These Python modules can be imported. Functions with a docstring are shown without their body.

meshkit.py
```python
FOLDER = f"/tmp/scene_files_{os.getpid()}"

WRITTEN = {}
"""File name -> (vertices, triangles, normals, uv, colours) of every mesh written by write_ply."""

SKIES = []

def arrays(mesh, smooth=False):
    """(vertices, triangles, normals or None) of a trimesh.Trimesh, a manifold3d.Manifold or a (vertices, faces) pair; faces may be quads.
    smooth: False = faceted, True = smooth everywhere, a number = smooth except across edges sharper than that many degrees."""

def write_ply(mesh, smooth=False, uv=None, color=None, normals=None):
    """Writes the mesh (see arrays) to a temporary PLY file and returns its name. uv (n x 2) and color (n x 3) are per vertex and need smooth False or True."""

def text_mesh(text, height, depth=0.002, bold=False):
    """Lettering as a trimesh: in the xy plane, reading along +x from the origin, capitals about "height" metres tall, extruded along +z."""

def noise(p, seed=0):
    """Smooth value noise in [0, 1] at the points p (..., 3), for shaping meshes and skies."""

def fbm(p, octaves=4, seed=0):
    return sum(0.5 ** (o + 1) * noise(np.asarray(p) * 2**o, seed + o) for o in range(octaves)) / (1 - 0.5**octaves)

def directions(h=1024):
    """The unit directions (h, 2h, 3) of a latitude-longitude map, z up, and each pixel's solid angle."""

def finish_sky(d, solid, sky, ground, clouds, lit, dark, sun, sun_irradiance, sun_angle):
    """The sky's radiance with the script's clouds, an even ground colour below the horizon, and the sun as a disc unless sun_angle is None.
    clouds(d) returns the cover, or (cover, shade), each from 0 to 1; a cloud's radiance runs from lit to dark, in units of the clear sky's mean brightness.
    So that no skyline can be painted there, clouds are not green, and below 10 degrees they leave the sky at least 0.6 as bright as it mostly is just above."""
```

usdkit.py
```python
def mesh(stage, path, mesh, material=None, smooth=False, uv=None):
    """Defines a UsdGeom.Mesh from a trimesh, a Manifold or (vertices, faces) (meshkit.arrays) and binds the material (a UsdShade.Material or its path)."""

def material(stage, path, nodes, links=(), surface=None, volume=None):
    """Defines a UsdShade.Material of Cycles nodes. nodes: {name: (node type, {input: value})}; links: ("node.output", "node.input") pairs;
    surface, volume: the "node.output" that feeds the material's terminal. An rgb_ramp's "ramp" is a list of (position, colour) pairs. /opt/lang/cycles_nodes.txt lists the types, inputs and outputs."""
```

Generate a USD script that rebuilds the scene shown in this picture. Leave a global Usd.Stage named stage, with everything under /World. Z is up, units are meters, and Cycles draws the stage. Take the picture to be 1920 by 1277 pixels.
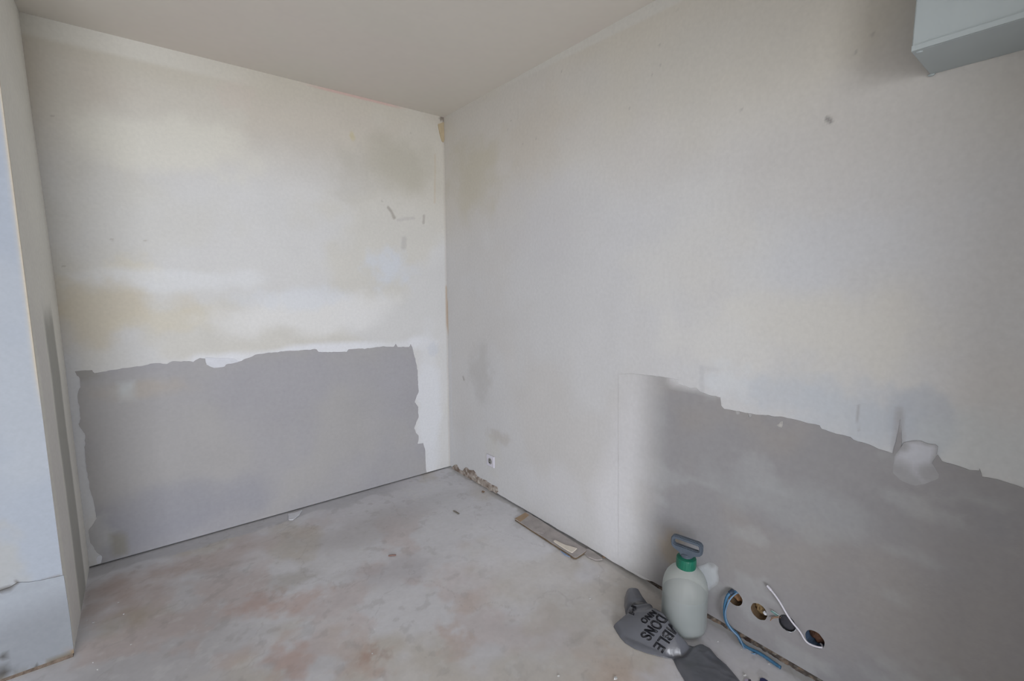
import math, random
import numpy as np, trimesh, shapely
from shapely.geometry import Polygon, Point, LineString
from pxr import Usd, UsdGeom, UsdLux, UsdShade, Sdf, Gf, Vt
import usdkit, meshkit

stage = Usd.Stage.CreateInMemory()
UsdGeom.SetStageUpAxis(stage, UsdGeom.Tokens.z); UsdGeom.SetStageMetersPerUnit(stage, 1.0)
UsdGeom.Xform.Define(stage, '/World'); stage.SetDefaultPrim(stage.GetPrimAtPath('/World'))
UsdGeom.Scope.Define(stage, '/World/Looks')
rng = np.random.default_rng(7)

# ---------------------------------------------------------------- camera, light, exposure
FPX, YAW, PITCH, ROLL = 873.552, .66740, .12180, -.00170
CAM = np.array([-1.71370, -2.92750, 1.36760])
EXPOSURE = 0.0
def cam_rows():
    cy, sy, cp, sp = math.cos(YAW), math.sin(YAW), math.cos(PITCH), math.sin(PITCH)
    f = np.array([sy*cp, cy*cp, -sp]); r = np.array([cy, -sy, 0.]); u = np.cross(r, f)
    c, s = math.cos(ROLL), math.sin(ROLL)
    return np.stack([c*r+s*u, -s*r+c*u, f])
RM = cam_rows()
cam = UsdGeom.Camera.Define(stage, '/World/camera')
m = Gf.Matrix4d(1)
for i, row in enumerate((RM[0], RM[1], -RM[2])):
    m.SetRow(i, Gf.Vec4d(*row, 0))
m.SetRow(3, Gf.Vec4d(*CAM, 1))
cam.AddTransformOp().Set(m)
cam.CreateHorizontalApertureAttr(36.0); cam.CreateVerticalApertureAttr(36.0*1277/1920)
cam.CreateFocalLengthAttr(FPX/1920*36.0); cam.CreateClippingRangeAttr(Gf.Vec2f(.02, 100)); cam.CreateExposureAttr(EXPOSURE)

dome = UsdLux.DomeLight.Define(stage, '/World/sky_light')
dome.CreateIntensityAttr(0.25); dome.CreateColorAttr(Gf.Vec3f(.86, .93, 1.0))
def rect_light(name, loc, rx, w, h, power, col):
    l = UsdLux.RectLight.Define(stage, '/World/'+name)
    l.AddTranslateOp().Set(Gf.Vec3d(*loc)); l.AddRotateXOp().Set(rx)
    l.CreateWidthAttr(w); l.CreateHeightAttr(h); l.CreateIntensityAttr(power); l.CreateColorAttr(Gf.Vec3f(*col))
    return l
# daylight outside the wide glazed opening in the wall behind the camera
rect_light('window_daylight', (-3.25, -5.93, 1.12), 86, 3.0, 1.9, 12.2, (.920, .945, 1.012))

# ---------------------------------------------------------------- helpers
def at(u, v, ax, val):
    """The point on the plane (axis ax = val) seen at a pixel of the photograph."""
    d = np.array([(u-960)/FPX, -(v-638.5)/FPX, 1.]) @ RM
    return CAM + d*(val-CAM[ax])/d[ax]
def lin(c):
    c = np.asarray(c, float)/255.
    return np.where(c < .04045, c/12.92, ((c+.055)/1.055)**2.4)
def ss(a, b, x):
    t = np.clip((x-a)/(b-a), 0, 1); return t*t*(3-2*t)
def tag(p, label=None, cat=None, group=None, kind=None):
    p = p.GetPrim() if hasattr(p, 'GetPrim') else p
    for k, v in (('label', label), ('category', cat), ('group', group), ('kind', kind)):
        if v: p.SetCustomDataByKey(k, v)
    return p
used = {}
def path_for(name, parent):
    base = f"{parent.GetPath() if parent is not None else '/World'}/{name}"
    n = used.get(base, 0); used[base] = n+1
    return base if n == 0 else f"{base}_{n:03d}"
def prim(x): return x.GetPrim() if hasattr(x, 'GetPrim') else x
def obj(name, mesh, mat, parent=None, smooth=False, tint=None):
    parent = prim(parent) if parent is not None else None
    g = usdkit.mesh(stage, path_for(name, parent), mesh, mat, smooth)
    if tint is not None:
        pv = UsdGeom.PrimvarsAPI(g).CreatePrimvar('tint', Sdf.ValueTypeNames.Color3fArray, 'vertex')
        pv.Set(Vt.Vec3fArray.FromNumpy(np.asarray(tint, np.float32)))
    return g.GetPrim()
def thing(name, label, cat, group=None, loc=(0, 0, 0)):
    x = UsdGeom.Xform.Define(stage, path_for(name, None)); x.AddTranslateOp().Set(Gf.Vec3d(*map(float, loc)))
    return tag(x, label, cat, group)
def grid(f, us, vs):
    """Sheet of quads from f(u, v) -> (x, y, z); also returns the flat u, v."""
    U, V = np.meshgrid(us, vs, indexing='ij'); U, V = U.ravel(), V.ravel()
    P = f(U, V); n = len(vs)
    i = (np.arange(len(us)-1)[:, None]*n + np.arange(n-1)[None]).ravel()
    return np.asarray(P), np.c_[i, i+n, i+n+1, i+1], U, V
def cat(ms): return trimesh.util.concatenate(ms)
def box(lo, hi):
    b = trimesh.creation.box(np.subtract(hi, lo)); b.apply_translation((np.add(lo, hi))/2); return b
def tube(pts, r, n=10, cap=True):
    pts = np.asarray(pts, float); r = np.broadcast_to(r, len(pts))
    T = np.gradient(pts, axis=0); T /= np.linalg.norm(T, axis=1)[:, None]
    a = np.array([0, 0, 1.]) if abs(T[0][2]) < .9 else np.array([1., 0, 0])
    V = []
    N = np.cross(T[0], a); N /= np.linalg.norm(N)
    for k in range(len(pts)):
        N = N - T[k]*(N@T[k]); N /= np.linalg.norm(N); B = np.cross(T[k], N)
        th = np.arange(n)/n*2*np.pi
        V.append(pts[k]+r[k]*(np.cos(th)[:, None]*N+np.sin(th)[:, None]*B))
    V = np.vstack(V); F = []
    for k in range(len(pts)-1):
        for j in range(n):
            a0, b0 = k*n+j, k*n+(j+1) % n
            F += [[a0, b0, b0+n], [a0, b0+n, a0+n]]
    if cap:
        V = np.vstack([V, pts[0], pts[-1]]); e = len(V)
        for j in range(n):
            F += [[(j+1) % n, j, e-2], [e-2-n+j, e-2-n+(j+1) % n, e-1]]
    return trimesh.Trimesh(V, F, process=False)
def spline(P, n=40):
    from scipy.interpolate import CubicSpline
    P = np.asarray(P, float); t = np.r_[0, np.cumsum(np.linalg.norm(np.diff(P, axis=0), axis=1))]
    return CubicSpline(t, P)(np.linspace(0, t[-1], n))
def lathe(prof, n=48, closed=True):
    """Revolve (r, z) about z, closed at the ends."""
    prof = np.asarray(prof, float); th = np.arange(n)/n*2*np.pi
    V = np.concatenate([np.c_[r*np.cos(th), r*np.sin(th), np.full(n, z)] for r, z in prof]); F = []
    for k in range(len(prof)-1):
        for j in range(n):
            a, b = k*n+j, k*n+(j+1) % n
            F += [[a, b, b+n], [a, b+n, a+n]]
    V = np.vstack([V, [0, 0, prof[0][1]], [0, 0, prof[-1][1]]]); e = len(V); L = (len(prof)-1)*n
    for j in range(n) if closed else ():
        F += [[(j+1) % n, j, e-2], [L+j, L+(j+1) % n, e-1]]
    return trimesh.Trimesh(V, F, process=False)
def fb(P, scale, seed, octaves=4):
    return meshkit.fbm(np.asarray(P)*scale, octaves, seed)
def P3(a, b): return np.c_[a, b, np.zeros(len(a))]
def blob(a, b, c, r, seed=0, warp=.35, soft=(.45, 1.2), tilt=0):
    """Soft ragged patch of paint or stain at c, radii r, on plane coordinates (a, b)."""
    R_ = 2.2*max(r)
    near = (np.abs(a-c[0]) < R_) & (np.abs(b-c[1]) < R_)
    if not near.all():
        out = np.zeros(len(a))
        if near.any(): out[near] = blob(a[near], b[near], c, r, seed, warp, soft, tilt)
        return out
    p = P3(a, b); k = 3.0/max(r)
    da = (a-c[0])/r[0]; db = (b-c[1])/r[1]
    if tilt:
        x, y = (a-c[0]), (b-c[1]); ct, st = math.cos(tilt), math.sin(tilt)
        da = (x*ct+y*st)/r[0]; db = (-x*st+y*ct)/r[1]
    d = np.hypot(da, db) + warp*2*(fb(p, k, 100+seed, 4)-.5)*1.6
    return 1-ss(soft[0], soft[1], d)
def stroke(a, b, pts, w, seed):
    """Weight of a thin irregular mark along pts."""
    pts = np.array(pts); lo, hi = pts.min(0)-4*w, pts.max(0)+4*w
    near = (a > lo[0]) & (a < hi[0]) & (b > lo[1]) & (b < hi[1]); out = np.zeros(len(a))
    if near.any():
        d = shapely.distance(LineString(pts), shapely.points(a[near], b[near]))
        out[near] = 1-ss(w*.4, w*1.4, d+w*.8*(fb(P3(a[near], b[near]), 40, seed)-.5))
    return out
def over(col, c, w):
    return col + (np.asarray(c)-col)*w[:, None]

# ---------------------------------------------------------------- materials
LK = '/World/Looks/'
def plain(name, rgb, rough=.6, spec=.5, noise=.0, nscale=20, bump=0, bscale=150, **kw):
    n = {'p': ('principled_bsdf', {'base_color': lin(rgb), 'roughness': rough, 'specular_ior_level': spec, **kw})}; l = []
    if noise or bump:
        n['g'] = ('texture_coordinate', {})
    if noise:
        c = lin(rgb)
        n['n'] = ('noise_texture', {'scale': nscale, 'detail': 5, 'roughness': .6})
        n['r'] = ('rgb_ramp', {'ramp': [(.3, c*(1-noise)), (.7, np.minimum(c*(1+noise), 1))]})
        l += [('g.object', 'n.vector'), ('n.fac', 'r.fac'), ('r.color', 'p.base_color')]
    if bump:
        n['bn'] = ('noise_texture', {'scale': bscale, 'detail': 4}); n['b'] = ('bump', {'strength': bump, 'distance': .004})
        l += [('g.object', 'bn.vector'), ('bn.fac', 'b.height'), ('b.normal', 'p.normal')]
    return usdkit.material(stage, LK+name, n, l, surface='p.BSDF')
def tinted(name, rough=.85, spec=.3, grain=.05, gscale=60, bump=.15, bscale=90, bdist=.003):
    """Base colour from the mesh's own paint layer, with fine grain and relief."""
    n = {'g': ('geometry', {}), 'a': ('attribute', {'attribute': 'tint'}),
         'n': ('noise_texture', {'scale': gscale, 'detail': 6, 'roughness': .65}),
         'r': ('rgb_ramp', {'ramp': [(.25, (1-grain,)*3), (.75, (1+grain,)*3)]}),
         'm': ('mix_color', {'blend_type': 'multiply', 'fac': 1.0, 'use_clamp': False}),
         'bn': ('noise_texture', {'scale': bscale, 'detail': 5, 'roughness': .6}), 'b': ('bump', {'strength': bump, 'distance': bdist}),
         'p': ('principled_bsdf', {'roughness': rough, 'specular_ior_level': spec})}
    l = [('g.position', 'n.vector'), ('n.fac', 'r.fac'), ('a.color', 'm.a'), ('r.color', 'm.b'), ('m.result', 'p.base_color'),
         ('g.position', 'bn.vector'), ('bn.fac', 'b.height'), ('b.normal', 'p.normal')]
    return usdkit.material(stage, LK+name, n, l, surface='p.BSDF')
M_wall = tinted('painted_plaster', bump=.06)
M_skim = tinted('grey_skim_plaster', grain=.05, gscale=45, bump=.14, bscale=120)
M_floor = tinted('screed_floor', rough=.55, spec=.35, grain=.06, gscale=35, bump=.12, bscale=60)
M_rubble = plain('exposed_masonry', (112, 100, 90), .95, .2, .45, 45, .8, 120)
M_gap = plain('dark_gap', (70, 66, 64), .95, .1, .3, 60, .3)
M_filler = plain('white_filler', (214, 216, 222), .8, .3, .05, 30, .2, 80)
M_ceil = tinted('ceiling_paint', bump=.05, grain=.02, gscale=20)
M_trim = plain('gloss_white_paint', (174, 182, 182), .5, .4, .03, 8, .08, 40)
M_plain_wall = plain('off_white_paint', (200, 198, 190), .85, .3, .03, 10)
M_smear = plain('dark_smear', (92, 90, 88), .9, .2, .3, 60)

# ---------------------------------------------------------------- paint layers of the walls
S = lambda rgb, k=1.0: lin(rgb)*k
def PB(u, v): p = at(u, v, 1, 0.0); return p[0], p[2]
def PR(u, v): p = at(u, v, 0, 0.0); return p[1], p[2]
def PF(u, v): p = at(u, v, 2, 0.0); return p[0], p[1]

def back_paint(x, z):
    p = P3(x, z)
    col = np.tile(S((211, 211, 210)), (len(x), 1))
    col = over(col, S((203, 197, 186)), ss(1.75, 2.3, z+.3*(fb(p, 1.6, 12)-.5)))
    big = fb(p, 2.2, 3); col = over(col, S((207, 204, 194)), ss(.45, .65, big)*.6)
    fine = fb(p, 9, 4); col *= (1+.05*(fine-.5))[:, None]
    # streaks of an old roller, wider than tall
    st = fb(np.c_[x*1.2, z*7, 0*x], 1, 5); col *= (1+.05*(st-.5))[:, None]
    B = lambda u, v, ru, rv, c, w, seed, **k: over(col, S(c), blob(x, z, PB(u, v), (ru, rv), seed, **k)*w)
    col = B(430, 120, 1.3, .16, (201, 196, 182), .55, 1)
    col = B(330, 270, .50, .16, (221, 219, 208), .7, 2)
    col = B(250, 400, .45, .2, (209, 208, 203), .6, 3)
    col = B(245, 505, .13, .07, (218, 212, 194), .45, 4)
    col = B(320, 525, .42, .07, (222, 224, 226), .7, 5)
    col = B(150, 590, .38, .16, (206, 198, 180), .8, 6)
    col = B(330, 600, .25, .07, (212, 205, 186), .5, 7)
    col = B(600, 590, .55, .14, (226, 226, 225), .8, 8)
    col = B(745, 315, .36, .25, (188, 184, 171), .85, 9, warp=.2, soft=(.25, 1.15))
    col = B(665, 340, .16, .22, (190, 187, 178), .4, 10)
    col = B(730, 505, .19, .16, (210, 215, 223), .8, 11, soft=(.1, 1.2))
    col = B(560, 560, .30, .08, (216, 220, 226), .6, 12)
    col = B(600, 660, .70, .06, (226, 228, 233), .9, 13)
    col = B(805, 760, .12, .5, (220, 222, 226), .9, 14)
    col = B(812, 655, .05, .06, (204, 208, 215), .6, 15, warp=.2)
    col = B(150, 860, .10, .65, (205, 207, 211), .9, 16)
    col = B(660, 255, .02, .03, (200, 190, 150), .6, 17)
    col = B(440, 180, .10, .09, (206, 196, 186), .5, 18)
    for k, (u, v) in enumerate([(210, 449), (272, 451), (716, 377), (98, 218), (120, 500), (770, 250)]):
        col = B(u, v, .009, .005, (172, 168, 160), .6, 30+k)
    def line(pts, w, c, a, seed):
        return over(col, S(c), stroke(x, z, [PB(*t) for t in pts], w, seed)*a)
    col = line([(728, 389), (734, 397), (739, 408)], .010, (164, 158, 150), .8, 41)
    col = line([(795, 405), (794, 418)], .009, (170, 164, 158), .7, 42)
    col = line([(746, 413), (760, 410), (776, 409)], .010, (188, 184, 182), .5, 43)
    col = line([(758, 448), (757, 463)], .02, (180, 178, 176), .5, 44)
    col = line([(816, 290), (815, 380)], .006, (196, 182, 160), .5, 45)
    # pink sealant line just under the ceiling, pale brush band beside it
    top = ss(2.465, 2.475, z)
    col = over(col, S((208, 178, 170)), ss(-.95, -.75, x)*(1-ss(-.42, -.25, x))*ss(2.484, 2.49, z)*.8)
    col = over(col, S((222, 221, 214)), ss(2.40, 2.43, z+.05*ss(-1, -2, x)*0)*(1-ss(-1.6, -1.0, x))*.5)
    # bare corner bead
    zt, zb = PB(838, 540)[1], PB(840, 610)[1]
    col = over(col, S((186, 160, 128)), ss(-.016, -.008, x)*ss(zb-.05, zb+.02, z)*(1-ss(zt, zt+.03, z))*.7)
    col = over(col, S((176, 168, 158)), ss(-.02, -.004, x)*.35)
    col = over(col, S((120, 108, 98)), blob(x, z, (-.005, 2.495), (.035, .03), 50)*.8)
    return col

def right_paint(y, z):
    p = P3(y, z)
    col = np.tile(S((207, 207, 208)), (len(y), 1))
    col = over(col, S((203, 198, 187)), ss(1.55, 2.2, z+.4*(fb(p, 1.6, 12)-.5)))
    big = fb(p, 1.8, 13); col = over(col, S((202, 199, 196)), ss(.45, .68, big)*.5)
    fine = fb(p, 8, 14); col *= (1+.04*(fine-.5))[:, None]
    st = fb(np.c_[y*6, z*1.2, 0*y], 1, 15); col *= (1+.035*(st-.5))[:, None]
    B = lambda u, v, ru, rv, c, w, seed, **k: over(col, S(c), blob(y, z, PR(u, v), (ru, rv), seed, **{'soft': (.25, 1.2), **k})*w*.8)
    col = B(890, 330, .34, .28, (192, 186, 168), .75, 61)
    col = B(1000, 260, .30, .25, (200, 193, 182), .6, 62)
    col = B(1300, 130, .7, .25, (198, 196, 190), .5, 63)
    col = B(1010, 430, .35, .30, (203, 202, 204), .6, 64)
    col = B(1330, 480, .40, .30, (214, 213, 209), .7, 65)
    col = B(1540, 630, .38, .18, (216, 213, 204), .75, 66)
    col = B(1330, 640, .30, .15, (218, 217, 213), .7, 67)
    col = B(1530, 470, .35, .15, (206, 209, 214), .5, 68)
    col = B(900, 700, .16, .22, (187, 185, 183), .75, 69)
    col = B(935, 820, .14, .06, (186, 181, 175), .7, 70)
    col = B(925, 850, .10, .16, (205, 204, 198), .6, 71)
    col = B(1040, 930, .35, .20, (211, 211, 214), .8, 72)
    col = B(1150, 960, .16, .34, (223, 223, 227), .85, 73, warp=.15)
    col = B(1180, 830, .14, .30, (216, 216, 220), .6, 74, warp=.15)
    # watery primer brushed along the top of the grey plaster
    col = B(1360, 715, .14, .08, (214, 218, 222), .8, 75)
    col = B(1480, 735, .20, .10, (194, 200, 208), .8, 76, soft=(.2, 1.2))
    col = B(1580, 775, .16, .11, (196, 202, 209), .8, 77, soft=(.2, 1.2))
    col = B(1650, 790, .12, .11, (190, 196, 204), .8, 78, soft=(.2, 1.2))
    col = B(1725, 795, .085, .12, (182, 188, 197), .8, 79, warp=.12, soft=(.7, 1.1))
    col = B(1850, 830, .20, .12, (200, 206, 208), .6, 80)
    for k, (u, v) in enumerate([(1053, 134), (958, 226), (952, 243), (1238, 122), (1223, 140), (1237, 84), (1635, 65), (1604, 98), (1180, 203), (1390, 205), (980, 270), (1270, 20), (1005, 260)]):
        col = B(u, v, .0055, .007, (158, 154, 150), .7, 90+k)
    def line(pts, w, c, a, seed):
        return over(col, S(c), stroke(y, z, [PR(*t) for t in pts], w, seed)*a)
    col = line([(1550, 222), (1558, 229)], .006, (130, 126, 124), .8, 110)
    col = line([(1608, 760), (1609, 808)], .003, (168, 168, 172), .7, 111)
    col = line([(1686, 768), (1679, 845)], .010, (172, 172, 176), .6, 112)
    col = line([(1688, 775), (1690, 835)], .010, (172, 172, 176), .6, 113)
    col = line([(1315, 690), (1316, 735)], .012, (188, 189, 192), .4, 114)
    col = line([(1316, 691), (1345, 692)], .010, (196, 196, 198), .4, 115)
    col = line([(868, 706), (870, 712)], .008, (150, 146, 142), .7, 116)
    # pale brush band under the ceiling, wider towards the front of the room
    w = .018+.035*ss(-.6, -2.0, y)
    col = over(col, S((208, 206, 199)), ss(2.5-w-.012, 2.5-w+.004, z)*ss(-.5, -1.0, y)*.75)
    col = over(col, S((186, 160, 128)), ss(-.014, -.006, y)*ss(.98, 1.03, z)*(1-ss(1.22, 1.27, z))*.6)
    col = over(col, S((206, 206, 208)), ss(-.05, -.045, y)*(1-ss(.85, 1.0, z))*.7)
    return col

# ---------------------------------------------------------------- structure: walls
H = 2.5; XL = -2.02; YP = -.685
GAPZ = .007
def lip(us, f_top, into, name, mat):
    pass
# wall_back, plane y = 0
xs = np.r_[np.arange(-2.06, 0, .0065), 0.0]; zs = np.r_[GAPZ, np.arange(.012, H, .0065), H]
V, F, U, W = grid(lambda x, z: np.c_[x, 0*x, z], xs, zs)
tn = back_paint(U, W)
lv, lf, lu, _ = grid(lambda x, t: np.c_[x, t*.06, np.full(len(x), GAPZ)], xs[::8], np.array([0., 1.]))
lt = np.tile(S((120, 118, 116)), (len(lv), 1))
wall_back = obj('wall_back', (np.vstack([V, lv]), np.vstack([F, lf[:, ::-1]+len(V)])), M_wall, tint=np.vstack([tn, lt]))
tag(wall_back, 'back wall of patchy cream and white paint left of the room corner', 'wall', kind='structure')
obj('floor_gap', box((-2.06, .02, -.02), (.05, .06, .04)), M_gap, wall_back)

def wall_bottom(y):
    return .010 + .019*ss(-1.72, -1.80, y) + .003*(fb(P3(y, 0*y), 22, 19)-.5)*ss(-.1, -.3, y)*2
ys = np.r_[np.arange(-3.40, -2.85, .02), np.arange(-2.85, 0, .0065), 0.0]; zr = np.r_[0., np.arange(.035, H, .0065), H]
HOLES = [PR(1378, 1121), PR(1423.5, 1146.5), PR(1476, 1168.5), PR(1528, 1198.5)]
HR = .0295
def rw(y, z):
    return np.c_[0*y, y, np.where(z < .001, wall_bottom(y), z)]
V, F, U, W = grid(rw, ys, zr)
cy_, cz_ = V[F].mean(1)[:, 1], V[F].mean(1)[:, 2]
keep = ~((cy_ > HOLES[3][0]-.05) & (cy_ < HOLES[0][0]+.05) & (cz_ > .10) & (cz_ < .215))
tn = right_paint(V[:, 1], V[:, 2])
lv, lf, lu, _ = grid(lambda y, t: np.c_[t*.06, y, wall_bottom(y)], ys[::4], np.array([0., 1.]))
lt = np.tile(S((120, 118, 116)), (len(lv), 1))
wall_right = obj('wall_right', (np.vstack([V, lv]), np.vstack([F[keep][:, ::-1], lf+len(V)])), M_wall, tint=np.vstack([tn, lt]))
tag(wall_right, 'long right wall of patchy off white paint with grey plaster along its foot', 'wall', kind='structure')

# rough masonry showing in the slot under the right wall
yy = np.arange(-3.4, .03, .006); tt = np.linspace(0, 1, 7)
def slot(y, t):
    n = fb(np.c_[y*60, t*2, 0*y], 1, 23); big = ss(-1.70, -1.82, y)
    return np.c_[.012-.020*(1-t)*big*n + .006*n, y, .004+t*.034]
V, F, U, W = grid(slot, yy, tt)
cc = np.tile(S((88, 82, 78)), (len(V), 1)); nn = fb(V, 45, 24)
cc = over(cc, S((128, 112, 98)), ss(.5, .62, nn)); cc = over(cc, S((58, 46, 42)), ss(.55, .62, fb(V, 30, 25))*.9)
cc = over(cc, S((150, 148, 142)), ss(.60, .66, fb(V, 70, 26))*.7)
M_slot = tinted('slot_rubble', rough=.95, spec=.15, grain=.25, gscale=120, bump=.6, bscale=160)
obj('exposed_masonry_strip', (V, F[:, ::-1]), M_slot, wall_right, tint=cc)

# mortar crumbling beside the corner, under the socket
def ragged(pts, amp, step, seed):
    """Polygon with its outline resampled and roughened (plane metres)."""
    ring = LineString(list(pts)+[pts[0]]); n = max(8, int(ring.length/step))
    q = np.array([ring.interpolate(t, True).coords[0] for t in np.arange(n)/n])
    c = meshkit.fbm(np.c_[q/step*.35, np.full(n, seed)], 3, seed)-.5
    d = meshkit.fbm(np.c_[q/step*.35, np.full(n, seed+9)], 3, seed+5)-.5
    g = Polygon(q+amp*2*np.c_[c, d]).buffer(0)
    return max(g.geoms, key=lambda s: s.area) if hasattr(g, 'geoms') else g
def slab(poly, depth, axis, face, edge=None):
    """Thin layer on a wall: poly in wall coordinates; axis 1 = back wall (x, z), 0 = right wall (y, z); its front stands depth proud of face."""
    if edge:
        v, f = filled(poly, depth, edge)
    else:
        mesh = trimesh.creation.extrude_polygon(poly, depth, engine='earcut'); v, f = np.array(mesh.vertices), np.array(mesh.faces)
    a, b, d = v[:, 0], v[:, 1], v[:, 2]
    if axis == 1: return trimesh.Trimesh(np.c_[a, face-d, b], f, process=False)
    return trimesh.Trimesh(np.c_[face-d, a, b], f[:, ::-1], process=False)
def filled(poly, depth, edge):
    """Front face of a thin layer meshed evenly, with its rim."""
    from scipy.spatial import Delaunay
    fine = min(edge*.5, .01); poly = shapely.segmentize(poly, fine)
    rings = [np.array(r.coords)[:-1] for r in (poly.exterior, *poly.interiors)]
    x0, y0, x1, y1 = poly.bounds
    gx, gy = np.meshgrid(np.arange(x0, x1, edge), np.arange(y0, y1, edge), indexing='ij')
    ok = shapely.contains_xy(poly.buffer(-fine*.8), gx.ravel(), gy.ravel())
    P = np.vstack(rings+[np.c_[gx.ravel(), gy.ravel()][ok]])
    T = Delaunay(P).simplices; c = P[T].mean(1); T = T[shapely.contains_xy(poly, c[:, 0], c[:, 1])]
    A, B, C = P[T[:, 0]], P[T[:, 1]], P[T[:, 2]]
    cw = (B-A)[:, 0]*(C-A)[:, 1]-(B-A)[:, 1]*(C-A)[:, 0] < 0
    T[cw] = T[cw][:, ::-1]
    V = np.c_[P, np.full(len(P), depth)]; F = [T]; V = [V]; n = len(P); at0 = 0
    for r in rings:
        k = len(r); i = np.arange(k); j = (i+1) % k
        V.append(np.c_[r, np.zeros(k)]); lo_i, lo_j = n+i, n+j
        F += [np.c_[lo_i, lo_j, at0+j], np.c_[lo_i, at0+j, at0+i]] if LineString(np.vstack([r, r[:1]])).is_ring and Polygon(r).exterior.is_ccw == (at0 == 0) else [np.c_[lo_j, lo_i, at0+j], np.c_[lo_i, at0+i, at0+j]]
        n += k; at0 += k
    return np.vstack(V), np.vstack(F)
mp = [PR(*t) for t in [(846, 880), (852, 872), (857, 871), (861, 879), (868, 884), (873, 876), (876, 876), (880, 881), (888, 881), (895, 893), (905, 899), (912, 901), (922, 909), (933, 913), (935, 922), (931, 926), (905, 911), (880, 897)]]
g = slab(ragged(mp, .006, .012, 3), .0035, 0, 0, .012)
v = np.array(g.vertices); cc = np.tile(S((168, 158, 150)), (len(v), 1)); n = fb(v, 40, 31)
cc = over(cc, S((126, 112, 102)), ss(.45, .6, n)); cc = over(cc, S((196, 190, 182)), ss(.58, .66, fb(v, 60, 32)))
tag(obj('crumbling_mortar', g, M_slot, wall_right, tint=cc), 'ragged brown mortar showing at the foot of the wall by the corner')

# grey plaster on the back wall
bp_px = [(141, 697), (171, 693.5), (177, 700), (214, 693.5), (250, 688), (278, 684.7), (282, 682.5), (300, 681), (314, 682.5), (322, 678), (345, 677), (363, 678), (375, 671.5), (385, 672.6), (388, 683.6), (400, 689), (420, 688), (424, 682.5), (449, 678), (479, 665), (500, 662), (520, 660.6), (527, 658.7), (560, 657), (593.5, 654.8), (597.5, 659.5), (625, 660), (650, 659.5), (654, 654.8), (680, 654), (720, 649.4), (739, 650.5), (742, 645), (745, 650.5), (767, 650.5), (770, 645), (774, 655), (778, 672), (782, 688), (784.6, 733), (777.5, 754), (783.4, 763), (784.6, 782), (780, 793), (776.4, 803), (780, 812), (784.6, 817.4), (783.4, 832.7), (792.8, 830.3), (797, 845.6), (798, 878.5), (800, 888)]
bp_px2 = [(189, 1057), (192, 1043.7), (182, 1035.5), (169, 1017), (166, 994.8), (175.4, 982.6), (181.5, 972.4), (176, 941.8), (167, 907), (163, 886.8), (159, 856), (159.5, 817), (147, 795.4), (151, 784.5), (148.5, 762.5), (145, 742.8), (151, 725), (149.6, 710)]
pts = [PB(*t) for t in bp_px]; pts[-1] = (pts[-1][0], GAPZ)
p2 = [PB(*t) for t in bp_px2]; p2[0] = (p2[0][0], GAPZ)
poly = Polygon(pts+p2).buffer(0)
poly = shapely.segmentize(poly, .012); q = np.array(poly.exterior.coords)[:-1]
jit = np.c_[meshkit.fbm(np.c_[q*60, q[:, :1]*0], 3, 71)-.5, meshkit.fbm(np.c_[q*60, q[:, :1]*0+5], 3, 72)-.5]*.008*(q[:, 1:] > .02)
poly = Polygon(q+jit).buffer(0)
poly = max(poly.geoms, key=lambda s: s.area) if hasattr(poly, 'geoms') else poly
g = slab(poly, .002, 1, 0, .03)
v = np.array(g.vertices); x, z = v[:, 0], v[:, 2]
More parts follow.
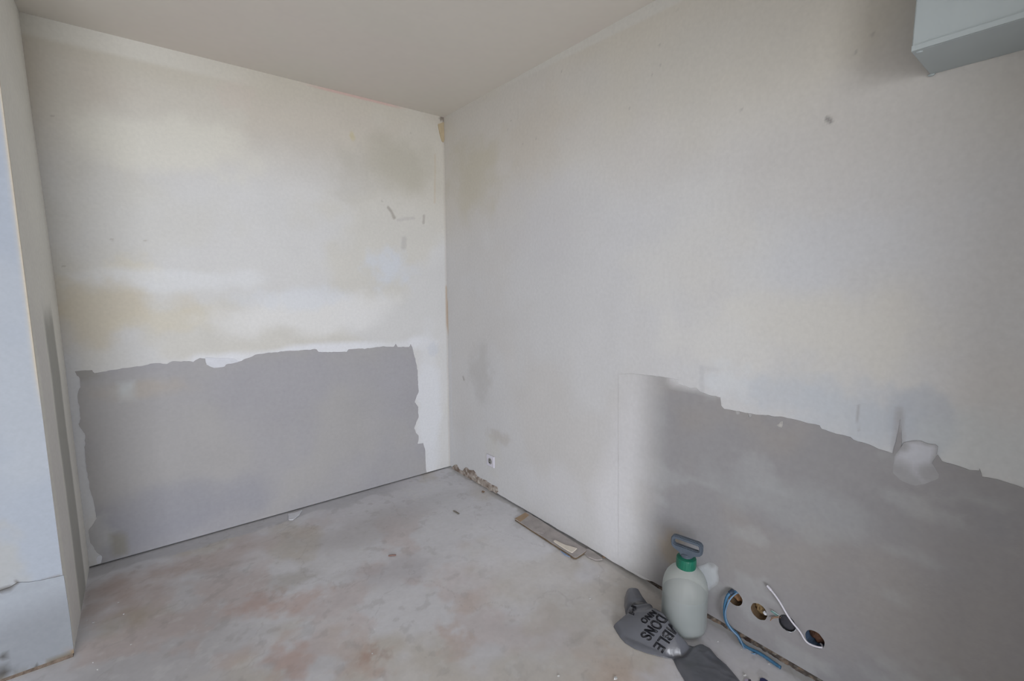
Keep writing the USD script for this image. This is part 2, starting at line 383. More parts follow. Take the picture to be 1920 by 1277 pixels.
def back_skim(x, z):
    p = P3(x, z)
    col = np.tile(S((165, 164, 168)), (len(x), 1))
    col = over(col, S((172, 170, 167)), ss(.35, .7, fb(p, 2.5, 81))*.6)
    col *= (1+.07*(fb(p, 7, 82)-.5))[:, None]
    col = over(col, S((152, 153, 161)), blob(x, z, PB(330, 960), (.55, .16), 83)*.7)
    col = over(col, S((178, 170, 160)), blob(x, z, PB(270, 730), (.20, .05), 84)*.6)
    col = over(col, S((190, 196, 198)), blob(x, z, PB(236, 732), (.04, .05), 85, soft=(.2, 1.2))*.8)
    col = over(col, S((148, 146, 138)), blob(x, z, PB(222, 1022), (.035, .07), 86, warp=.15, soft=(.7, 1.1))*.9)
    col = over(col, S((178, 178, 178)), blob(x, z, PB(180, 1000), (.06, .12), 87)*.8)
    col = over(col, S((158, 156, 150)), blob(x, z, PB(165, 700), (.06, .04), 88)*.7)
    return col
tag(obj('grey_plaster_patch', g, M_skim, wall_back, tint=back_skim(x, z)), 'broad grey plaster patch with a ragged edge on the back wall')
fp = [PB(*t) for t in [(384, 671), (386, 680), (389, 685), (400, 689.5), (420, 688.5), (424, 683), (437, 681), (449, 678), (440, 672), (410, 671)]]
tag(obj('white_filler_smear', slab(ragged(fp, .004, .012, 5), .0035, 1, 0), M_filler, wall_back), 'white filler smear on the top edge of the grey patch')
fp = [PB(*t) for t in [(183, 1056), (190, 1057), (192, 1045), (190, 1040), (183, 1042), (180, 1048)]]
fp = [(a, max(b, GAPZ+.002)) for a, b in fp]
obj('white_filler_smear', slab(ragged(fp, .003, .01, 6), .0035, 1, 0), M_filler, wall_back)
fp = [PB(*t) for t in [(821, 233), (838, 231), (837, 243), (834, 262), (831, 267), (828, 265), (823, 248)]]
fp = [(min(a, -.002), b) for a, b in fp]
M_beige = plain('beige_sealant', (186, 170, 140), .6, .4, .06, 40)
tag(obj('beige_sealant_patch', slab(ragged(fp, .003, .012, 7), .006, 1, 0), M_beige, wall_back), 'small beige tapering patch high in the room corner')

# grey plaster on the right wall, holes cut through it
rp = [(1160, 701), (1190, 701), (1206, 703), (1245, 707), (1267, 711), (1272, 712), (1272.4, 720.4), (1294.6, 727.3), (1306.5, 727.3), (1314, 735), (1332, 741), (1348, 745), (1351, 745), (1352, 761), (1358, 767), (1380, 770.8), (1382, 777.7), (1388.6, 772.8), (1402, 774.8), (1405, 783), (1412, 777), (1430, 778), (1453, 780.7), (1468.7, 782.7), (1496, 788.6), (1536, 798), (1540, 804.5), (1568, 813), (1595.5, 820), (1601, 824), (1640, 838), (1674, 850), (1678, 838), (1688.6, 786), (1690.5, 833), (1691, 860), (1747.8, 866.6), (1758.7, 852.5), (1765.7, 864.7), (1781.7, 868.5), (1819, 881.7), (1834, 882.6), (1836, 878.8), (1842.7, 893.9), (1870, 900), (1920, 914.5)]
pts = [PR(*t) for t in rp]
e0, e1 = pts[-8], pts[-1]
pts += [(-3.39, pts[-1][1]-.03), (-3.39, .028), (-1.80, .028), (PR(1160, 1050)[0], .02)]
poly = shapely.segmentize(Polygon(pts).buffer(0), .012); q = np.array(poly.exterior.coords)[:-1]
jit = np.c_[meshkit.fbm(np.c_[q*70, q[:, :1]*0], 3, 73)-.5, meshkit.fbm(np.c_[q*70, q[:, :1]*0+5], 3, 74)-.5]*.006*(q[:, 1:] > .05)
poly = Polygon(q+jit).buffer(0)
poly = max(poly.geoms, key=lambda s: s.area) if hasattr(poly, 'geoms') else poly
def hole_shape(k):
    c = Point(HOLES[k]).buffer(HR, 24)
    q = np.array(c.exterior.coords)[:-1]; r = meshkit.fbm(np.c_[(q-HOLES[k])*90, q[:, :1]*0+k], 2, 91+k)-.5
    c = Polygon(HOLES[k]+(q-HOLES[k])*(1+.10*r[:, None]))
    return c
for k in range(4): poly = poly.difference(hole_shape(k))
poly = max(poly.geoms, key=lambda s: s.area) if hasattr(poly, 'geoms') else poly
g = slab(poly, .002, 0, 0, .022)
v = np.array(g.vertices); y, z = v[:, 1], v[:, 2]
def right_skim(y, z):
    p = P3(y, z)
    col = np.tile(S((154, 152, 154)), (len(y), 1))
    col = over(col, S((159, 155, 152)), ss(.4, .65, fb(p, 2.4, 181))*.6)
    col = over(col, S((150, 151, 156)), ss(.45, .65, fb(p, 3.1, 182))*.5)
    col *= (1+.06*(fb(p, 9, 183)-.5))[:, None]
    wisp = fb(np.c_[y*5, z*14, 0*y], 1, 184, 5); col = over(col, S((178, 180, 182)), ss(.60, .72, wisp)*.35)
    B = lambda u, v, ru, rv, c, w, seed, **k: over(col, S(c), blob(y, z, PR(u, v), (ru, rv), seed, **k)*w)
    col = B(1262, 1035, .09, .10, (160, 148, 132), .7, 185)  # soft warm shadow beside the sprayer, painted into the plaster
    col = B(1480, 950, .30, .10, (168, 170, 172), .5, 186)
    # thinly trowelled left end, letting the white paint through
    a = PR(1176, 900)[0]; b_ = PR(1262, 900)[0]
    w = ss(a, b_, y)
    col = col + (right_paint(y, z)-col)*(1-w)[:, None]
    zt = PR(1206, 703)[1]
    top = (1-ss(zt-.05, zt+.004, z-.02*(fb(p, 12, 197)-.5)))
    near = ss(PR(1245, 709)[0], PR(1262, 709)[0], y)
    col = col + (right_paint(y, z)-col)*((1-top)*near)[:, None]
    return col
tag(obj('grey_plaster_patch', g, M_skim, wall_right, tint=right_skim(y, z)), 'long grey plaster patch along the right wall with round holes')
def dab(pts, label, rgb, worn, seed, amp=.003, depth=.0026):
    """Filler dab on the right wall: crisp where it is thick, worn thin towards the pixel points in worn."""
    pl = ragged([PR(*t) for t in pts], amp, .010, seed); g = slab(pl, depth, 0, 0, .008); v = np.array(g.vertices); y, z = v[:, 1], v[:, 2]
    cc = np.tile(S(rgb), (len(v), 1)); cc *= (1+.06*(fb(v, 30, seed)-.5))[:, None]
    e = shapely.distance(pl.exterior, shapely.points(y, z)); w = np.zeros(len(v))
    for u, v_, r in worn:
        c = PR(u, v_); w = np.maximum(w, 1-ss(.3*r, r, np.hypot(y-c[0], z-c[1])+.02*(fb(v, 25, seed+1)-.5)))
    w = np.maximum(w*.8, .7*(1-ss(.0, .012, e)))
    cc = cc+(right_skim(y, z)-cc)*w[:, None]
    tag(obj('white_filler_patch', g, M_skim, wall_right, tint=cc), label)
dab([(1695, 829), (1709, 826), (1725, 825), (1740, 833), (1757, 834), (1757.5, 848), (1748, 868), (1753, 876), (1760, 888), (1758, 897), (1734, 908), (1716, 910), (1691, 902), (1674.5, 887), (1677, 855), (1689, 840)],
    'round white filler dab at the top edge of the grey plaster', (196, 198, 205), [(1676, 888, .07), (1710, 910, .06), (1748, 892, .05), (1690, 835, .03)], 8)
dab([(1292, 1072), (1311, 1060), (1330, 1053.7), (1340, 1057), (1348, 1063), (1346, 1072), (1349, 1084), (1346, 1095), (1338, 1101), (1330, 1108), (1322, 1104), (1305, 1110), (1290, 1105)],
    'white filler dab on the grey plaster behind the sprayer', (192, 196, 200), [(1300, 1110, .05), (1334, 1056, .03)], 9)
dab([(1457, 797), (1461, 795), (1463, 791), (1469, 789), (1468, 802), (1460, 800)], 'tiny white chip in the top edge of the grey plaster', (214, 210, 204), [], 10, .001)
dab([(1380, 771), (1388, 771), (1387, 777), (1381, 777)], None, (196, 196, 198), [], 11, .001)
dab([(1404, 775), (1411, 776), (1409, 782), (1405, 782)], None, (196, 196, 198), [], 12, .001)

# hole linings and what shows inside
def ring(yz, r, x0, x1, n=28, flip=True):
    th = np.arange(n)/n*2*np.pi; c = np.c_[yz[0]+r*np.cos(th), yz[1]+r*np.sin(th)]
    V = np.vstack([np.c_[np.full(n, x0), c], np.c_[np.full(n, x1), c]]); F = []
    for j in range(n):
        k = (j+1) % n; F += [[j, k, n+k], [j, n+k, n+j]]
    return trimesh.Trimesh(V, F, process=False)
M_brick = plain('raw_brick', (150, 116, 88), .95, .15, .45, 40, .9, 90)
M_brick2 = plain('yellow_rubble', (156, 132, 98), .95, .15, .5, 50, .9, 90)
M_brick3 = plain('dark_brick', (104, 76, 62), .95, .15, .4, 40, .9, 90)
M_black = plain('black_plastic', (48, 49, 52), .35, .5)
M_bluebox = plain('blue_grey_plastic', (84, 104, 130), .45, .5)
M_edge = plain('plaster_edge', (112, 94, 74), .9, .2, .1, 60)
for k in range(4):
    if k in (2,): continue
    cy0, cz0 = HOLES[k]
    back = trimesh.creation.icosphere(3, 1.0); vv = np.array(back.vertices)
    nz = meshkit.fbm(vv*3.1+k, 4, 55+k)
    vv = vv*[.040, .040, .040]*(.85+.5*(nz-.5)[:, None]) + [.052, cy0, cz0]
    bk = trimesh.Trimesh(np.c_[np.maximum(vv[:, 0], .009), vv[:, 1:]], back.faces, process=False)
    depth_lin = ring((cy0, cz0), HR*1.04, .0, .05)
    obj('hole_lining', depth_lin, M_bluebox if k == 3 else M_edge, wall_right)
    obj('hole_rubble', bk, (M_brick, M_brick2, None, M_brick3)[k], wall_right, smooth=40)
# chip of white plaster left in the second hole
vv = trimesh.creation.icosphere(2, 1.0); q = np.array(vv.vertices); q *= (.8+.7*(meshkit.fbm(q*2.2, 3, 77)-.5))[:, None]
c = PR(1434, 1151); obj('plaster_chip', trimesh.Trimesh(q*[.008, .010, .009]+[.006, c[0], c[1]], vv.faces), M_filler, wall_right, smooth=30)

# black junction box sunk in the third hole
jb = thing('junction_box', 'black plastic junction box sunk in the third round hole', 'junction box', loc=(0, *HOLES[2]))
cup = lathe([(.0285, -.001), (.0285, .045), (.0005, .045), (.0005, .043), (.0262, .043), (.0262, -.001), (.0285, -.001)], 36, False)
cup.apply_transform(trimesh.transformations.rotation_matrix(math.pi/2, [0, 1, 0]))
obj('cup', cup, M_black, jb, smooth=35)
dm = lathe([(.0262, .006), (.024, .004), (.012, .0015), (.001, .001)], 36); dm.apply_transform(trimesh.transformations.rotation_matrix(math.pi/2, [0, 1, 0]))
obj('cover', dm, plain('black_film', (66, 66, 72), .25, .5, 0, 20, .3, 60), jb, smooth=35)

# thin coloured wires out of the third hole
def wire(name, label, pts, r, rgb, n=24, taper=None):
    P = spline(pts, n); w = obj(name, tube(P, r, 8), plain(name+str(used.get('/World/'+name, 0))+'_skin', rgb, .4, .5), None, smooth=True)
    return tag(w, label, 'wire')
h3 = HOLES[2]
def RW(u, v, x): p = at(u, v, 0, x); return p
wire('wire', 'short green wire poking out of the third round hole', [(.02, h3[0]+.015, h3[1]+.010), RW(1456, 1154, -.006), RW(1450, 1149, -.014), RW(1445, 1146, -.016)], .0016, (96, 150, 140))
wire('wire', 'short pale blue wire beside the green one at the third hole', [(.02, h3[0]+.012, h3[1]+.013), RW(1458, 1152, -.006), RW(1452, 1148, -.012), RW(1447, 1145, -.012)], .0014, (170, 200, 205))
wire('wire', 'short brown wire bent down out of the third round hole', [(.02, h3[0]+.016, h3[1]+.002), RW(1456, 1158, -.006), RW(1450, 1159, -.012), RW(1444.5, 1164, -.016)], .0016, (140, 108, 84))
wire('wire', 'curled bare copper coloured wire end at the third round hole', [(.02, h3[0]+.018, h3[1]+.006), RW(1458, 1156, -.006), RW(1453, 1157, -.01), RW(1449, 1157, -.011), RW(1446, 1159, -.008)], .0012, (150, 120, 100))

# white cable from the fourth hole
h4 = HOLES[3]
P = spline([(.022, h4[0]-.012, h4[1]-.021), RW(1538, 1214, -.004), RW(1526, 1211, -.009), RW(1513, 1204, -.012), RW(1501, 1186, -.016), RW(1489, 1171, -.02), RW(1478, 1156, -.022), RW(1462, 1129, -.022), RW(1450, 1112, -.02), RW(1438, 1098, -.017)], 70)
cab = thing('cable', 'white cable rising along the grey plaster out of the fourth hole', 'cable')
M_white = plain('white_pvc', (216, 214, 224), .4, .5)
obj('sheath', tube(P[:-4], .0033, 10), M_white, cab, smooth=True)
tag(obj('cut_end', tube(P[-6:], .0045, 10), M_white, cab, smooth=True), 'flattened pale cable tip')
# blue conduit drooping from the first hole to the floor
h1 = HOLES[0]
M_blue = plain('blue_conduit_plastic', (62, 108, 142), .4, .5, .08, 30)
M_bluel = plain('pale_blue_conduit_plastic', (112, 142, 172), .4, .5, .08, 30)
M_blued = plain('navy_conduit_plastic', (52, 66, 86), .4, .5)
cd = thing('conduit', 'blue conduit drooping out of the first hole to the floor by the wall', 'conduit')
P1 = spline([(.03, h1[0]+.004, h1[1]+.006), RW(1377, 1110, -.006), RW(1368, 1113, -.022), RW(1361, 1126, -.034), RW(1358.5, 1146, -.036), RW(1361, 1163, -.032), RW(1369, 1177, -.026), RW(1384, 1193, -.020), (-.022, -2.19, .008), (-.024, -2.25, .007), (-.026, -2.30, .007), (-.030, -2.335, .007)], 90)
k = np.arange(len(P1)); rib = .0058*(1+.09*np.cos(k*2.4))
obj('tube', tube(P1, rib, 12), M_blue, cd, smooth=True)
P2 = spline([(.03, h1[0]-.002, h1[1]+.012), RW(1380, 1113, -.010), RW(1371, 1121, -.030), RW(1363, 1136, -.042), RW(1360, 1153, -.040), RW(1364, 1168, -.034), RW(1373, 1182, -.030), RW(1386, 1196, -.024), (-.030, -2.20, .006), (-.033, -2.25, .005)], 60)
tag(obj('strand', tube(P2, .0028, 10), M_bluel, cd, smooth=True), 'paler blue strand beside the tube')
tag(obj('collar', tube(spline([(.03, h1[0]+.014, h1[1]+.014), (.004, h1[0]+.012, h1[1]+.014), RW(1373, 1109, -.012), RW(1368, 1113, -.024)], 20), .0085, 14), M_blued, cd, smooth=True), 'dark collar at the hole')

# ---------------------------------------------------------------- floor, ceiling, the other walls
xf = np.r_[np.arange(-5.0, -2.30, .06), np.arange(-2.30, 0, .0072), .02]; yf = np.r_[np.arange(-6.1, -2.45, .05), np.arange(-2.45, 0, .0072), .03]
def floor_z(x, y): return .0025*(fb(P3(x, y), 5, 200)-.5)*2*ss(0, -.06, y)*ss(0.0, -.05, x)
V, F, U, W = grid(lambda x, y: np.c_[x, y, floor_z(x, y)-.001], xf, yf)
def floor_paint(x, y):
    p = P3(x, y)
    col = np.tile(S((209, 209, 213)), (len(x), 1))
    col = over(col, S((174, 172, 174)), blob(x, y, (-1.75, -1.0), (.55, .75), 199, soft=(.2, 1.2))*.8)  # broad vignette shade at left, painted into the screed colour
    col = over(col, S((202, 200, 205)), ss(.42, .62, fb(p, 1.6, 201))*.6)
    col = over(col, S((190, 183, 172)), ss(.48, .66, fb(p, 2.6, 202))*.7)
    front = ss(-.5, -1.0, y)
    rust = ss(.53, .66, fb(p, 4.2, 203, 5)); col = over(col, S((182, 150, 136)), rust*.26*ss(-.25, -.6, y)*ss(-.3, -.7, x))
    col *= (1+.07*(fb(p, 12, 204, 5)-.5))[:, None]
    sp = ss(.64, .72, fb(p, 26, 205, 4)); col = over(col, S((206, 206, 206)), sp*.3)
    dk = ss(.66, .74, fb(p, 20, 206, 4)); col = over(col, S((140, 136, 134)), dk*.22)
    B = lambda u, v, ru, rv, c, w, seed, **k: over(col, S(c), blob(x, y, PF(u, v), (ru*1.15, rv*1.15), seed, **{'soft': (.1, 1.25), **k})*w*.66)
    col = B(700, 985, .45, .18, (168, 163, 163), .7, 210)
    col = B(740, 1070, .30, .14, (170, 164, 168), .7, 211)
    col = B(330, 1065, .45, .12, (176, 156, 146), .8, 212, warp=.6)
    col = B(240, 1115, .20, .16, (168, 148, 138), .8, 213, warp=.6)
    col = B(250, 1160, .14, .09, (162, 152, 132), .7, 214)
    col = B(480, 1130, .10, .07, (178, 150, 140), .8, 215, warp=.6)
    col = B(550, 1085, .12, .07, (158, 152, 142), .7, 216)
    col = B(560, 1130, .11, .06, (182, 152, 140), .7, 217, warp=.6)
    col = B(545, 1235, .07, .12, (180, 146, 132), .8, 218, warp=.6)
    col = B(685, 1245, .10, .08, (180, 150, 136), .7, 219, warp=.6)
    col = B(700, 1226, .05, .03, (172, 142, 130), .8, 220, warp=.6)
    col = B(850, 1200, .06, .10, (182, 156, 142), .8, 221, warp=.6)
    col = B(900, 1120, .14, .05, (192, 172, 158), .6, 222, warp=.6)
    col = B(960, 1100, .16, .12, (190, 180, 166), .6, 223)
    col = B(1080, 1195, .06, .02, (158, 152, 146), .7, 224)
    col = B(1150, 1265, .16, .10, (188, 168, 152), .7, 225, warp=.6)
    col = B(1240, 1262, .08, .06, (176, 166, 156), .5, 226)
    col = B(1000, 1200, .45, .25, (190, 190, 190), .5, 227)
    col = B(820, 940, .3, .15, (184, 184, 188), .5, 228)
    col = B(980, 1040, .38, .35, (226, 226, 230), .8, 233)
    col = B(780, 930, .035, .07, (214, 214, 212), .75, 229, warp=.9)
    col = B(430, 1060, .12, .03, (160, 150, 146), .6, 230)
    col = B(620, 1165, .14, .03, (204, 204, 206), .6, 231, warp=.6)
    # pale border where plaster dust lies along the back wall
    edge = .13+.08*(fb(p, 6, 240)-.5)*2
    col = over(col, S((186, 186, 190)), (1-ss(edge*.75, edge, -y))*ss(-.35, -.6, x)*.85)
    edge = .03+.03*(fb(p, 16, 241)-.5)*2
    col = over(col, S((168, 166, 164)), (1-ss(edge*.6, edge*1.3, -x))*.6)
    # fine cracks
    cr = np.abs(fb(p, 2.3, 242, 5)-.5); col = over(col, S((140, 134, 132)), (1-ss(.002, .006, cr))*.18)
    return col
floor = obj('floor', (V, F), M_floor, tint=floor_paint(U, W), smooth=False)
tag(floor, 'bare grey screed floor blotched with tan and rust stains', 'floor', kind='structure')

V, F, U, W = grid(lambda x, y: np.c_[x, y, np.full(len(x), H)], np.r_[np.arange(-5.0, 0, .03), .03], np.r_[np.arange(-6.1, 0, .03), .03])
cc = np.tile(S((219, 213, 203)), (len(V), 1)); p = P3(U, W)
cc = over(cc, S((213, 208, 198)), ss(.4, .65, fb(p, 1.4, 251))*.6); cc = over(cc, S((218, 209, 201)), ss(.45, .65, fb(p, 2.2, 252))*.5)
tag(obj('ceiling', (V, F[:, ::-1]), M_ceil, tint=cc), 'plain warm grey painted ceiling', 'ceiling', kind='structure')

# wall_left: the return of the back wall, then its face towards the window
zs2 = np.r_[0., np.arange(.02, H, .012), H]
def xside(y, z):
    """Inner corner and arris are a little out of plumb."""
    return XL - .012*ss(1.2, 2.5, z)*(1+y/.685)
V1, F1, U1, W1 = grid(lambda y, z: np.c_[xside(y, z), y, z], np.linspace(YP, .02, 90), zs2)
p = P3(U1, W1)
c1 = np.tile(S((236, 235, 228)), (len(V1), 1))
c1 = over(c1, S((230, 229, 223)), ss(.4, .65, fb(p, 3, 261))*.6)
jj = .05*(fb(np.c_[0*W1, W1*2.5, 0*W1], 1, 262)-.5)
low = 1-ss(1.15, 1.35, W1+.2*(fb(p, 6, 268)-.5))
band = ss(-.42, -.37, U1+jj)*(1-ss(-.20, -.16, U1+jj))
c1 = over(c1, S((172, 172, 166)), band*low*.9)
c1 = over(c1, S((222, 220, 218)), ss(-.64, -.60, U1+jj)*(1-ss(-.44, -.40, U1+jj))*low*.6)
c1 *= (1+.05*(fb(p, 12, 263)-.5))[:, None]
# rust stained arris
ar = (1-ss(.004, .014, U1-YP)); c1 = over(c1, S((214, 200, 176)), ar*ss(.95, 1.1, W1)*.6); c1 = over(c1, S((140, 112, 84)), ar*(1-ss(.10, .22, W1))*.8)
V2, F2, U2, W2 = grid(lambda x, z: np.c_[np.where(x > XL-.0005, XL-.0, x), np.full(len(x), YP), z], np.r_[np.arange(-5.0, -2.5, .08), np.linspace(-2.5, XL, 60)], zs2)
p = P3(U2, W2)
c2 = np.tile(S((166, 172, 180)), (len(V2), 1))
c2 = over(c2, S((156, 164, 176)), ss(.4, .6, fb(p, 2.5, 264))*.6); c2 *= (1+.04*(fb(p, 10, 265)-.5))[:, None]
c2 = over(c2, S((168, 168, 164)), blob(U2, W2, (-2.16, .42), (.06, .14), 266)*.6)
c2 = over(c2, S((206, 188, 150)), (1-ss(.003, .010, XL-U2))*ss(.9, 1.1, W2)*.6)
def PP(u, v): p = at(u, v, 1, YP); return p[0], p[2]
for pts_, w_, c_, a_ in [([(0, 1107), (18, 1102), (33, 1091)], .004, (110, 108, 106), .9), ([(80, 1088), (95, 1085), (113, 1080)], .006, (130, 122, 112), .8)]:
    d = shapely.distance(LineString([PP(*t) for t in pts_]), shapely.points(U2, W2)); c2 = over(c2, S(c_), (1-ss(w_*.5, w_*1.3, d))*a_)
for k, (u, v, r) in enumerate([(35, 1087, .008), (13, 1236, .007), (106, 1216, .005), (0, 1228, .015), (0, 1262, .02)]):
    c2 = over(c2, S((84, 82, 80)), blob(U2, W2, PP(u, v), (r, r*.7), 270+k, warp=.6)*.85)
nV = len(V1)
wall_left = obj('wall_left', (np.vstack([V1, V2]), np.vstack([F1[:, ::-1], F2[:, ::-1]+nV])), M_wall, tint=np.vstack([c1, c2]))
tag(wall_left, 'pale wall end at the left edge of the picture with a shaded return', 'wall', kind='structure')
# thicker render low on the wall end, with its dirty foot
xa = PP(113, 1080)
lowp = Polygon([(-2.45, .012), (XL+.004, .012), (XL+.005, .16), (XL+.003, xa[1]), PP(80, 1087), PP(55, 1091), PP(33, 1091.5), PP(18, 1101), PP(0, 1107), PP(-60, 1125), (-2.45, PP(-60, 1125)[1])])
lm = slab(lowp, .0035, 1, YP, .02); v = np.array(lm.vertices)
cc = np.tile(S((136, 140, 146)), (len(v), 1)); cc = over(cc, S((158, 164, 172)), ss(.16, .34, v[:, 2]-(-2.02-v[:, 0])*-.10)); p = P3(v[:, 0], v[:, 2]); cc = over(cc, S((140, 145, 150)), ss(.4, .6, fb(p, 8, 281))*.4)  # shading put into the render colour, darker towards the floor
cc = over(cc, S((150, 124, 92)), blob(v[:, 0], v[:, 2], (XL-.01, .014), (.06, .014), 282)*.9)
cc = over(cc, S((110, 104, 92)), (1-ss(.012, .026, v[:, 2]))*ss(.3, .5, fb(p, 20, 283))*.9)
for k, (u, v_, r) in enumerate([(13, 1236, .007), (106, 1216, .006), (0, 1228, .015), (0, 1262, .025), (14, 1260, .015), (70, 1248, .008)]):
    cc = over(cc, S((78, 76, 74)), blob(v[:, 0], v[:, 2], PP(u, v_), (r, r*.7), 285+k, warp=.6)*.9)
for pts_, w_, c_, a_ in [([(0, 1107), (18, 1102), (33, 1091)], .004, (96, 94, 92), .95)]:
    d = shapely.distance(LineString([PP(*t) for t in pts_]), shapely.points(v[:, 0], v[:, 2])); cc = over(cc, S(c_), (1-ss(w_*.5, w_*1.3, d))*a_)
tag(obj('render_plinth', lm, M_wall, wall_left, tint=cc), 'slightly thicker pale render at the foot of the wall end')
obj('floor_gap', box((-2.5, YP-.003, -.02), (XL+.001, YP+.02, .013)), M_rubble, wall_left)

# the rest of the room behind the camera: far left wall and the wall with its wide glazed opening
YF = -6.0
far = obj('wall_far_left', box((-5.05, YF, 0), (-5.0, YP, H)), M_plain_wall); tag(far, 'plain off white wall far to the left, outside the picture', 'wall', kind='structure')
X0, X1, Z0, Z1 = -4.75, -1.75, .17, 2.07
wf = cat([box((X1, YF-.12, 0), (.06, YF, H)), box((-5.0, YF-.12, 0), (X0, YF, H)), box((X0, YF-.12, Z1), (X1, YF, H)), box((X0, YF-.12, 0), (X1, YF, Z0))])
tag(obj('wall_front', wf, M_plain_wall), 'off white wall behind the camera around a wide window', 'wall', kind='structure')
fr = cat([box((X0, YF-.05, Z0), (X0+.06, YF+.01, Z1)), box((X1-.06, YF-.05, Z0), (X1, YF+.01, Z1)), box((X0, YF-.05, Z1-.06), (X1, YF+.01, Z1)), box((X0, YF-.05, Z0), (X1, YF+.01, Z0+.06))])
win = thing('window_1', 'wide white framed window behind the camera', 'window'); tag(win, kind='structure')
obj('frame', fr, M_trim, win)
tag(obj('wall_light_blocker', cat([box((-.70, -3.42, 0), (.06, -3.22, H)), box((-5.0, -3.42, 2.0), (-.69, -3.22, H))]), M_plain_wall), 'unseen wall stub and header added behind the camera to block daylight', 'wall', kind='structure')  # stub and header added out of view to shade the upper and near right walls
tag(obj('wall_right_rear', box((.0, YF, 0), (.06, -3.42, H)), M_plain_wall), 'right wall behind the camera, outside the picture', 'wall', kind='structure')

# boxed bulkhead on the right wall below the ceiling
YB = -2.578; ZB = 1.924
b0 = trimesh.creation.box((.202, 1.1, H-ZB+.02)); b0.apply_translation((-.099, YB-.55, (ZB+H+.02)/2))
import manifold3d as m3
def rounded(lo, hi, r, n=4):
    pts = []
    s = trimesh.creation.icosphere(2, r).vertices
    for x in (lo[0]+r, hi[0]-r):
        for y in (lo[1]+r, hi[1]-r):
            for z in (lo[2]+r, hi[2]-r): pts.append(s+[x, y, z])
    return m3.Manifold.hull_points(np.vstack(pts))
soffit = obj('trim_1', rounded((-.2, -3.4, ZB), (.0, YB, H+.02), .004), M_trim, smooth=30)
tag(soffit, 'boxed in white bulkhead high on the right wall', 'bulkhead', kind='structure')
c = [(-.003, YB+.006), (-.02, YB+.004), (-.018, YB-.03), (-.002, YB-.05)]
obj('filler_blob', trimesh.creation.icosphere(2, 1.0).apply_transform(np.diag([.004, .008, .004, 1])).apply_translation((-.006, YB-.004, ZB-.002)), M_trim, soffit, smooth=True)
obj('filler_blob', trimesh.creation.icosphere(2, 1.0).apply_transform(np.diag([.006, .007, .003, 1])).apply_translation((-.188, YB-.014, ZB)), M_trim, soffit, smooth=True)
obj('joint_bead', box((-.2065, -3.4, ZB+.0), (-.1995, YB-.002, ZB+.012)), M_trim, soffit)

# ---------------------------------------------------------------- socket
so = PR(921, 864)
sk = thing('wall_socket', 'small white wall socket low on the right wall near the corner', 'socket', loc=(0, *so))
obj('faceplate', rounded((-.010, -.041, -.038), (.001, .041, .038), .004), M_white, sk, smooth=30)
ins = lathe([(.0005, -.0115), (.019, -.0115), (.021, -.0105), (.021, -.002)], 32)
ins.apply_transform(trimesh.transformations.rotation_matrix(math.pi/2, [0, 1, 0]))
ins = trimesh.Trimesh(np.array(ins.vertices)[:, [0, 1, 2]]*[1, 1, 1], ins.faces)
socket_insert = obj('insert', ins, plain('shadowed_socket_plastic', (150, 148, 146), .5, .4), sk, smooth=30)
for dz in (-.008, .008):
    pin = trimesh.creation.cylinder(.0045, .004, sections=16); pin.apply_transform(trimesh.transformations.rotation_matrix(math.pi/2, [0, 1, 0])); pin.apply_translation((-.0115, 0, dz))
    obj('pin_hole', pin, M_black, socket_insert)

# ---------------------------------------------------------------- sprayer
BX, BY = -.106, -1.999
sp = thing('pressure_sprayer', 'white translucent garden sprayer with green collar and grey pump handle', 'sprayer', loc=(BX, BY, 0)); sp.AddScaleOp().Set(Gf.Vec3f(1, 1, .968)) if hasattr(sp, 'AddScaleOp') else UsdGeom.Xformable(sp).AddScaleOp().Set(Gf.Vec3f(1, 1, .968))
M_bottle = usdkit.material(stage, LK+'translucent_polythene', {
    'g': ('texture_coordinate', {}), 'n': ('noise_texture', {'scale': 9, 'detail': 4}), 'r': ('rgb_ramp', {'ramp': [(.3, lin((204, 209, 204))), (.7, lin((218, 221, 218)))]}),
    'p': ('principled_bsdf', {'roughness': .45, 'specular_ior_level': .4}), 't': ('translucent_bsdf', {'color': lin((216, 226, 226))}), 'm': ('mix_closure', {'fac': .3}), 'c': ('transparent_bsdf', {'color': (.95, .97, .96)}), 'k': ('mix_closure', {'fac': .42})},
    [('g.object', 'n.vector'), ('n.fac', 'r.fac'), ('r.color', 'p.base_color'), ('p.BSDF', 'm.closure1'), ('t.BSDF', 'm.closure2'), ('m.closure', 'k.closure1'), ('c.BSDF', 'k.closure2')], surface='k.closure')
R0 = .086
prof = [(.060, .004), (.074, .0), (.082, .006), (R0, .02), (R0*1.005, .05), (R0*.985, .058), (R0*1.0, .066), (R0, .12), (R0*1.0, .165), (.0845, .185), (.080, .206), (.072, .226), (.060, .243), (.046, .255), (.036, .262), (.032, .268), (.032, .275)]
bm = lathe(prof, 72); v = np.array(bm.vertices)
th = np.arctan2(v[:, 1], v[:, 0]); ang = math.atan2(-.9, -1.55)+.12
dth = (th-ang+np.pi) % (2*np.pi)-np.pi
sc = 1-.035*np.exp(-(dth/.07)**2)*ss(.12, .15, v[:, 2])*(1-ss(.235, .255, v[:, 2]))
v[:, :2] *= sc[:, None]
body = obj('body', trimesh.Trimesh(v, bm.faces, process=False), M_bottle, sp, smooth=50)
liq = lathe([(.07, .006), (.080, .010), (.083, .025), (.083, .152), (.001, .152)], 48)
obj('liquid', liq, plain('cloudy_liquid', (70, 88, 102), .4, .4), sp, smooth=40)
M_green = plain('green_plastic', (22, 104, 82), .4, .5, .06, 30)
n = 72; rr = []
col_m = lathe([(.030, .262), (.0365, .262), (.0375, .268), (.0375, .296), (.036, .302), (.028, .306), (.012, .307)], n); v = np.array(col_m.vertices)
